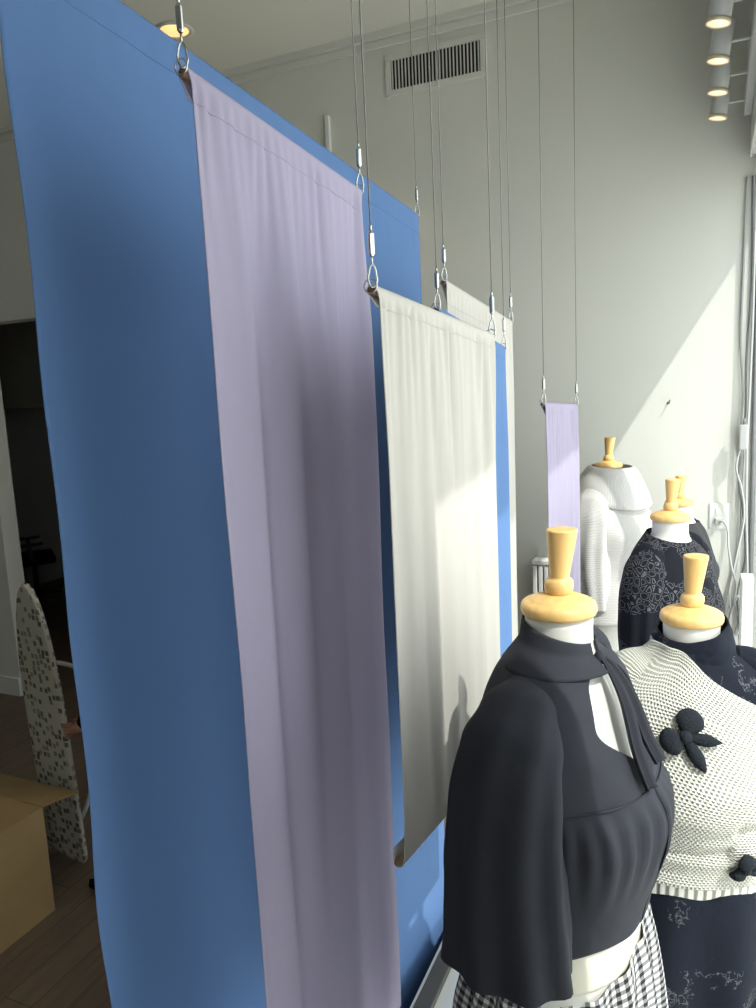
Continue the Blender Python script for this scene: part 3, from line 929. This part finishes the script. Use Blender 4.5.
bm = bmesh.new(); box(bm, .095, 1.2, 3.42, .125, 3.95, 3.50, bev=.003); box(bm, .10, 1.2, 3.50, .12, 1.26, ZC); box(bm, .10, 3.7, 3.50, .12, 3.76, ZC); box(bm, .10, 2.4, 3.50, .12, 2.46, ZC)
rail = tag(obj('track_rail', bm, M['white_metal'], None, False), 'long white lighting track along the shopfront bulkhead', 'light track')
places = ['nearest the camera and top edge', 'second nearest the camera', 'third from the camera', 'farthest from the camera']
for i, (y, z) in enumerate(((2.86, 3.405), (3.17, 3.400), (3.51, 3.400), (3.85, 3.402))):
    t = thing('track_spotlight', 'white track spotlight, ' + places[i] + ' of four', 'spotlight', (-.012, y, z), 0, 'row of track spotlights')
    R = Matrix.Rotation(math.radians(9), 4, 'Y')
    bm = bmesh.new(); lathe(bm, [(0, .13), (.030, .13), (.034, .126), (.036, .0), (.033, -.001), (.033, .01), (0, .012)], 32)
    h = obj('lamp_housing', bm, M['white_metal'], t); h.matrix_local = R
    bm = bmesh.new(); lathe(bm, [(.033, -.003), (.0385, -.003), (.0385, .008), (.0365, .008)], 32)
    r_ = obj('lamp_rim', bm, M['lamp_rim'], t); r_.matrix_local = R
    bm = bmesh.new(); lathe(bm, [(0, -.001), (.035, -.001), (.035, .006), (0, .006)], 32)
    l_ = obj('lens', bm, M['lamp_pale'], t); l_.matrix_local = R
    bm = bmesh.new(); tube(bm, [(.030, 0, .055), (.112, 0, .055)], .005, 10)
    obj('arm', bm, M['white_paint'], t)

t = thing('track_power_box', 'white boxed cover on the bulkhead above the corner cables', 'electrical box', (0, 0, 0))
bm = newbox(.135, 2.2, 3.27, XW - .003, 4.02, 3.60, bev=.004); obj('cover', bm, M['white_paint'], t, False)
bm = newbox(.126, 2.2, 3.262, .134, 4.025, 3.62, bev=.001); obj('lip', bm, M['white_metal'], t, False)

# outlet with plug
t = thing('wall_outlet', 'white wall outlet plate with a plugged-in grey cord', 'outlet', (.028, YW, 1.592))
obj('plate', newbox(-.045, -.006, -.065, .045, 0, .065, bev=.003), M['white_paint'], t, False)
bm = bmesh.new(); box(bm, -.017, -.009, .006, .017, -.005, .040, bev=.002); box(bm, -.017, -.009, -.040, .017, -.005, -.006, bev=.002)
obj('sockets', bm, M['trim'], t, False)
t = thing('plug_and_cord', 'grey plug and cord running from the wall outlet down to the corner', 'cord', (.028, YW - .009, 1.570))
bm = bmesh.new(); box(bm, -.018, -.035, -.018, .014, 0, .016, bev=.005); obj('plug', bm, M['cable'], t, False)
bm = bmesh.new(); tube(bm, crom([(0, -.036, -.004), (.02, -.055, .004), (.040, -.07, -.03), (.045, -.075, -.12), (.062, -.075, -.22), (.08, -.075, -.30), (.075, -.075, -.38), (.09, -.075, -.46)], 8), .005, 8)
obj('cord', bm, M['cable'], t)

t = thing('wall_hook', 'small dark hook screwed into the bright sunlit wall', 'hook', (-.214, YW, 2.163))
bm = bmesh.new(); tube(bm, crom([(0, 0, 0), (.0, -.02, -.002), (.006, -.03, .006), (.008, -.03, .016)], 6), .003, 8); obj('hook_wire', bm, M['wire'], t)
bm = bmesh.new(); lathe(bm, [(0, 0), (.007, 0), (.007, .002), (0, .002)], 14)
o = obj('hook_plate', bm, M['wire'], t); o.rotation_euler = (PI / 2, 0, 0)

# bundle of cables down the corner: each one its own thing
cables = [
    ('pale grey cable hanging down the corner, leftmost of the bundle', [(.118, 3.19), (.112, 2.8), (.108, 2.45), (.122, 2.2), (.118, 2.02), (.135, 1.9), (.128, 1.7), (.125, 1.52), (.11, 1.35), (.085, 1.22), (.09, 1.12), (.12, 1.16), (.13, 1.08), (.105, .95), (.11, .8)], 'cable', .0055),
    ('dark grey cable behind the pale ones in the corner bundle', [(.140, 3.19), (.145, 2.7), (.132, 2.35), (.135, 2.1), (.12, 1.95), (.115, 1.75), (.135, 1.62), (.15, 1.4), (.12, 1.2), (.13, 1.0), (.15, .8)], 'cable_dark', .005),
    ('straight pale cable down the corner beside the conduit', [(.155, 3.19), (.156, 2.6), (.150, 2.2), (.145, 1.9), (.15, 1.6), (.16, 1.3), (.14, 1.15), (.15, .95), (.135, .7)], 'cable', .006),
    ('looping grey cable sagging low in the corner bundle', [(.130, 1.98), (.10, 1.85), (.125, 1.74), (.14, 1.6), (.11, 1.4), (.07, 1.15), (.075, 1.02), (.12, 1.0), (.135, 1.1), (.12, 1.2), (.08, 1.05), (.09, .85), (.12, .7)], 'cable', .0055),
]
for i, (lb, pts, mt, r) in enumerate(cables):
    bm = bmesh.new(); tube(bm, crom([(x, YW - .012 - .014 * i, z) for x, z in pts], 8), r, 8)
    tag(obj('hanging_cable', bm, M[mt]), lb, 'cable', 'cables in the corner')
bm = bmesh.new(); tube(bm, [(.176, YW - .014, 3.19), (.176, YW - .014, .50)], .012, 14)
t = tag(obj('conduit', bm, M['cable_dark']), 'grey conduit pipe running straight down the wall corner', 'pipe')
t = thing('junction_block', 'small pale plastic connector taped into the corner cables', 'connector', (.128, YW - .06, 1.99))
obj('body', newbox(-.018, -.012, -.06, .018, .012, .06, bev=.005), M['cable'], t, False)
bm = bmesh.new(); tube(bm, [(.0, .0, .06), (.004, .004, .09)], .006, 8); obj('strain_relief', bm, M['cable_dark'], t)
t = thing('power_box', 'white metal power box low in the sunlit corner', 'electrical box', (.150, YW - .13, 1.14))
obj('housing', newbox(-.022, -.05, -.19, .034, .03, .19, bev=.004), M['white_paint'], t, False)
obj('lid', newbox(-.016, -.054, -.18, .030, -.0505, .18, bev=.002), M['white_metal'], t, False)

# radiator
t = thing('radiator', 'white panel radiator with vertical fins on the far wall', 'radiator', (-.62, YW - .02, 0.495))
bm = bmesh.new()
for i in range(18):
    x = -.26 + .52 * i / 17
    box(bm, x - .011, -.085, .12, x + .011, -.02, .82, bev=.004)
obj('fins', bm, M['white_paint'], t, False)
obj('top_grille', newbox(-.275, -.09, .825, .275, -.01, .85, bev=.004), M['white_paint'], t, False)
for x in (-.2, .2): obj('foot', newbox(x - .015, -.08, 0, x + .015, -.03, .12, bev=.003), M['white_paint'], t, False)

# ------------------------------------------------------------------ shop floor at left
t = thing('cardboard_box', 'open brown cardboard box on the wooden floor at left', 'box', (-2.742, 2.26, 0))
bw, bd, bh = .56, .62, .51
bm = bmesh.new()
th = .005
box(bm, -bw, -bd, 0, 0, 0, th); box(bm, -th, -bd, th, 0, 0, bh); box(bm, -bw, -bd, th, -bw + th, 0, bh)
box(bm, -bw + th, -th, th, -th, 0, bh); box(bm, -bw + th, -bd, th, -th, -bd + th, bh)
obj('carton', bm, M['cardboard'], t, False)
def flap(pts, nm='flap'):
    bm = bmesh.new(); vs = [bm.verts.new(p) for p in pts]; bm.faces.new(vs)
    o = obj(nm, bm, M['cardboard'], t, False); solid(o, .004, 0); return o
flap([(-bw, 0.001, bh), (0, .001, bh), (.01, .20, bh - .035), (-bw, .20, bh - .03)])
flap([(-.001, -bd + .01, bh + .001), (-.001, -.01, bh + .001), (-.27, -.02, bh + .022), (-.27, -bd + .02, bh + .022)])
flap([(-bw + .001, -bd + .01, bh + .001), (-bw + .001, -.01, bh + .001), (-bw + .26, -.02, bh + .040), (-bw + .26, -bd + .02, bh + .040)])
flap([(-bw, -bd - .001, bh), (0, -bd - .001, bh), (0, -bd - .20, bh - .06), (-bw, -bd - .20, bh - .06)])
obj('packing_tape', newbox(-.30, -.40, bh + .0265, -.24, -.25, bh + .0285), M['tape'], t, False)

# ironing board
t = thing('ironing_board', 'ironing board with a patterned cover stood upright on its end', 'ironing board', (-2.818, 2.545, 0.0))
rt = Vector((.68, .73, 0)); aw = Vector((-.73, .68, 0))
wv = (-rt * .175 + aw * .285).normalized()
tipv = Vector((-.02, -.05, 1.50))
ld = tipv.normalized(); nv_ = wv.cross(ld).normalized(); wv = ld.cross(nv_).normalized()
if wv.dot(aw) < 0: wv = -wv
Rb = Matrix((wv, nv_, ld)).transposed().to_4x4()
def bedge(s):            # half width along length
    if s < .05: return .17 * math.sqrt(max(0, 1 - ((.05 - s) / .05) ** 2)) * .15 + .145
    if s < .55: return .17
    q = (s - .55) / .45
    return .17 * math.sqrt(max(0.0, 1 - q ** 2.3)) * .92 + .0136 * (1 - q)
bm = bmesh.new(); rings = []
for i in range(61):
    s = i / 60; hw = max(.004, bedge(s)); z = s * 1.43
    hw_c = .17
    row = []
    for q in range(20):
        a = 2 * PI * q / 20; c, sn = math.cos(a), math.sin(a)
        row.append(Vector((hw_c + hw * math.copysign(abs(c) ** .25, c) * -1, .016 * math.copysign(abs(sn) ** .5, sn), z)))
    rings.append(row)
loft(bm, rings, cap0=True, cap1=True)
o = obj('covered_board', bm, M['cover'], t); o.matrix_local = Rb @ Matrix.Translation((-.0, 0, 0.03))
bm = bmesh.new(); sgn = 1 if (nv_.dot(rt) > 0) else -1
tube(bm, crom([(.10, .02 * sgn, 1.05), (.08, .05 * sgn, 1.06), (.06, .14 * sgn, 1.0), (.06, .24 * sgn, .9), (.07, .26 * sgn, .7), (.08, .10 * sgn, .3), (.1, .03 * sgn, .2)], 8), .011, 10)
o = obj('folding_leg', bm, M['grey_tube'], t); o.matrix_local = Rb

# person behind the blue banner: only a hand and a shoe tip reach past it
def skin_mesh(name, verts, edges, radii, material, parent, root=0, sub=2, label=None):
    me = bpy.data.meshes.new(name); bm = bmesh.new(); ly = bm.verts.layers.skin.verify()
    vs = []
    for i, (c, r) in enumerate(zip(verts, radii)):
        v = bm.verts.new(c); v[ly].radius = (r, r); v[ly].use_root = (i == root); vs.append(v)
    for a, b in edges: bm.edges.new((vs[a], vs[b]))
    bm.to_mesh(me); bm.free()
    o = bpy.data.objects.new(name, me); S.collection.objects.link(o)
    me.materials.append(material)
    s = o.modifiers.new('skin', 'SKIN'); s.use_smooth_shade = True
    subsurf(o, sub)
    if parent: o.parent = parent
    if label: o['label'] = label
    return o
px_, py_ = -2.44, 2.70
p = thing('person', 'person in black hidden behind the tall blue banner, one hand on the ironing board', 'person', (px_, py_, 0), math.radians(180))
# local frame: +x is the way the person faces (towards -X of the room)
J = {'pel': (0, 0, .92), 'spine': (.01, 0, 1.10), 'chest': (.02, 0, 1.28), 'neck': (.03, 0, 1.42), 'head': (.05, 0, 1.50), 'crown': (.05, 0, 1.66),
     'rs': (.02, -.17, 1.36), 'ls': (.02, .17, 1.36), 'le': (.05, .25, 1.10), 'lw': (.12, .24, .88), 're': (.10, -.24, 1.10), 'rw': (.19, -.24, .88),
     'rh': (0, -.09, .90), 'lh': (0, .09, .90), 'rk': (.04, -.10, .50), 'lk': (.09, .165, .50), 'ra': (.05, -.11, .09), 'la': (.07, .245, .09)}
# the left arm (nearest the camera side) reaches for the board edge
J['lw'] = (.215, .245, .815); J['le'] = (.06, .235, 1.04)
names = list(J); idx = {n: i for i, n in enumerate(names)}
ed = [('pel', 'spine'), ('spine', 'chest'), ('chest', 'neck'), ('neck', 'head'), ('head', 'crown'), ('chest', 'rs'), ('chest', 'ls'), ('rs', 're'), ('re', 'rw'), ('ls', 'le'), ('le', 'lw'),
      ('pel', 'rh'), ('pel', 'lh'), ('rh', 'rk'), ('rk', 'ra'), ('lh', 'lk'), ('lk', 'la')]
rad = {'pel': .12, 'spine': .11, 'chest': .12, 'neck': .05, 'head': .075, 'crown': .07, 'rs': .055, 'ls': .055, 'le': .038, 'lw': .026, 're': .038, 'rw': .026, 'rh': .085, 'lh': .085, 'rk': .055, 'lk': .055, 'ra': .038, 'la': .038}
skin_mesh('body', [J[n] for n in names], [(idx[a], idx[b]) for a, b in ed], [rad[n] for n in names], M['skin'], p)
bm = bmesh.new(); rings = []
for z, a, b in ((.84, .145, .185), (.92, .14, .18), (1.02, .125, .165), (1.14, .125, .17), (1.26, .135, .185), (1.33, .13, .19), (1.375, .115, .18), (1.405, .09, .13), (1.425, .068, .075), (1.44, .06, .06)):
    rings.append([Vector((.012 + a * math.cos(q * PI / 16), b * math.sin(q * PI / 16), z)) for q in range(32)])
loft(bm, rings)
for sh, el, wr in (('rs', 're', 'rw'), ('ls', 'le', 'lw')):
    a, b, c = Vector(J[sh]), Vector(J[el]), Vector(J[wr])
    a = a + Vector((0, -.0, -.01))
    pts = crom([a + Vector((0, -.05 if a.y > 0 else .05, .0)), a, (a + b) / 2 + Vector((0, .02 if a.y > 0 else -.02, 0)), b, (b + c) / 2, b + (c - b) * .93], 6)
    n_ = len(pts) - 1
    tube(bm, pts, [.066 - .028 * (i / n_) for i in range(n_ + 1)], 20)
o = obj('black_jumper', bm, M['black_cloth'], p); subsurf(o, 1)
bm = bmesh.new(); rings = []
for z, a, b in ((1.00, .125, .165), (.94, .138, .18), (.88, .142, .188), (.82, .130, .180), (.79, .10, .15)):
    rings.append([Vector((.0 + a * math.cos(q * PI / 16), b * math.sin(q * PI / 16), z)) for q in range(32)])
loft(bm, rings, cap1=True)
for hp_, kn, an in (('rh', 'rk', 'ra'), ('lh', 'lk', 'la')):
    pts = crom([J[hp_], (Vector(J[hp_]) + Vector(J[kn])) / 2, J[kn], (Vector(J[kn]) + Vector(J[an])) / 2, Vector(J[an]) + Vector((0, 0, -.03))], 6)
    n_ = len(pts) - 1
    tube(bm, pts, [.098 - .040 * (i / n_) for i in range(n_ + 1)], 20)
o = obj('black_trousers', bm, M['black_cloth'], p); subsurf(o, 1)
# head with a face, and hair
bm = bmesh.new(); bmesh.ops.create_uvsphere(bm, u_segments=32, v_segments=24, radius=1)
for v in bm.verts:
    c = v.co.copy(); x, y, z = c
    q = Vector((x * .092, y * .072, z * .112))
    if z < 0: q.x *= 1 - .15 * z * z; q.y *= 1 - .30 * z * z
    if x > .8 and abs(y) < .22 and -.35 < z < .15: q.x += .018 * (1 - abs(y) / .22) * (.15 - z) / .5
    if x > .5 and .05 < z < .22 and .22 < abs(y) < .5: q.x -= .006
    v.co = q + Vector((.055, 0, 1.565))
hd = obj('head', bm, M['skin'], p)
for sy in (-1, 1):
    bm = bmesh.new(); bmesh.ops.create_uvsphere(bm, u_segments=12, v_segments=8, radius=1)
    for v in bm.verts: v.co = Vector((.055 + v.co.x * .016, sy * (.073 + v.co.y * .007), 1.56 + v.co.z * .030))
    obj('ear', bm, M['skin'], hd)
    bm = bmesh.new(); bmesh.ops.create_uvsphere(bm, u_segments=12, v_segments=8, radius=.011)
    for v in bm.verts: v.co += Vector((.133, sy * .030, 1.578))
    obj('eye', bm, M['hair'], hd)
bm = bmesh.new(); bmesh.ops.create_uvsphere(bm, u_segments=32, v_segments=24, radius=1)
bmesh.ops.delete(bm, geom=[v for v in bm.verts if v.co.z < -.1 and v.co.x > -.1 or (v.co.x > .62 and v.co.z < .55)], context='VERTS')
for v in bm.verts: v.co = Vector((v.co.x * .104 + .047, v.co.y * .084, v.co.z * .122 + 1.572))
o = obj('hair', bm, M['hair'], p); solid(o, .006, 0)
# left hand closed round the edge of the board: palm plus five fingers on one skinned surface
W = Vector(J['lw'])
def hp(x, y, z): return tuple(W + Vector((x, y, z)))
hv = [hp(0, 0, 0), hp(.030, .004, -.010), hp(.062, .006, -.016)]; he = [(0, 1), (1, 2)]; hr = [.024, .024, .020]
for k_ in range(4):
    zz = .012 - .018 * k_; ln = (.92, 1.0, .95, .78)[k_]; b0 = len(hv)
    hv += [hp(.072, .012, zz - .008), hp(.072 + .026 * ln, .020, zz - .010), hp(.078 + .030 * ln, -.004, zz - .012), hp(.064 + .020 * ln, -.020, zz - .014)]
    he += [(2, b0), (b0, b0 + 1), (b0 + 1, b0 + 2), (b0 + 2, b0 + 3)]; hr += [.0095, .009, .0085, .0075]
b0 = len(hv); hv += [hp(.040, -.014, .010), hp(.064, -.028, .016), hp(.086, -.030, .012)]; he += [(1, b0), (b0, b0 + 1), (b0 + 1, b0 + 2)]; hr += [.012, .010, .0085]
skin_mesh('hand', hv, he, hr, M['skin'], p, label='hand gripping the board edge')
W = Vector(J['rw'])
hv = [hp(0, 0, 0), hp(.012, 0, -.035), hp(.02, 0, -.065)]; he = [(0, 1), (1, 2)]; hr = [.022, .024, .020]
for k_ in range(4):
    xx = .045 - .018 * k_; ln = (.92, 1.0, .95, .78)[k_]; b0 = len(hv)
    hv += [hp(xx - .008, 0, -.080), hp(xx - .004, .004, -.080 - .030 * ln), hp(xx - .004, .014, -.080 - .055 * ln), hp(xx - .006, .024, -.080 - .070 * ln)]
    he += [(2, b0), (b0, b0 + 1), (b0 + 1, b0 + 2), (b0 + 2, b0 + 3)]; hr += [.0095, .009, .0085, .0075]
b0 = len(hv); hv += [hp(.035, .006, -.045), hp(.050, .014, -.068), hp(.056, .020, -.090)]; he += [(1, b0), (b0, b0 + 1), (b0 + 1, b0 + 2)]; hr += [.011, .0095, .008]
skin_mesh('hand', hv, he, hr, M['skin'], p)
for nm, dx in (('ra', .02), ('la', .06)):
    a = Vector(J[nm]); bm = bmesh.new(); rings = []
    for i in range(15):
        s = i / 14; x = a.x - .075 + .285 * s
        wv2 = .034 + .016 * math.sin(PI * min(1, s * 1.1)); 
        if s > .85: wv2 *= math.sqrt(max(.02, 1 - ((s - .85) / .15) ** 2))
        if s < .08: wv2 *= .7
        hh = (.085 if s < .35 else .085 - .04 * sst(.35, .75, s)) * (1 if s < .9 else .7)
        rings.append([Vector((x, a.y + wv2 * math.cos(q * 2 * PI / 20), max(.0, hh / 2 + hh / 2 * math.sin(q * 2 * PI / 20)))) for q in range(20)])
    loft(bm, rings, cap0=True, cap1=True); obj('shoe', bm, M['black_cloth'], p)

# dark office chair and post inside the storeroom
t = thing('office_chair', 'black high-backed office chair in the dark storeroom', 'chair', (-7.40, 6.35, 0), .9)
bm = bmesh.new(); box(bm, -.20, -.24, .46, .26, .24, .56, bev=.03); obj('seat', bm, M['black_cloth'], t)
bm = bmesh.new(); box(bm, -.30, -.22, .60, -.21, .22, 1.22, bev=.035); obj('backrest', bm, M['black_cloth'], t)
bm = bmesh.new(); box(bm, -.27, -.12, 1.26, -.20, .12, 1.44, bev=.03); obj('headrest', bm, M['black_cloth'], t)
bm = bmesh.new(); tube(bm, [(.03, 0, .05), (.03, 0, .46)], .03, 12)
for i in range(5):
    a = 2 * PI * i / 5; tube(bm, [(.03, 0, .09), (.03 + .28 * math.cos(a), .28 * math.sin(a), .06)], .016, 8)
obj('base', bm, M['black_metal'], t)
bm = bmesh.new(); tube(bm, [(-.25, 0, .50), (-.29, 0, .70)], .02, 8); tube(bm, [(-.25, 0, 1.18), (-.25, 0, 1.30)], .012, 8); obj('bracket', bm, M['black_metal'], t)
for sd in (-1, 1):
    bm = bmesh.new(); box(bm, -.12, sd * .27 - .03, .70, .14, sd * .27 + .03, .73, bev=.01); box(bm, -.02, sd * .27 - .015, .52, .02, sd * .27 + .015, .70)
    obj('armrest', bm, M['black_metal'], t, False)
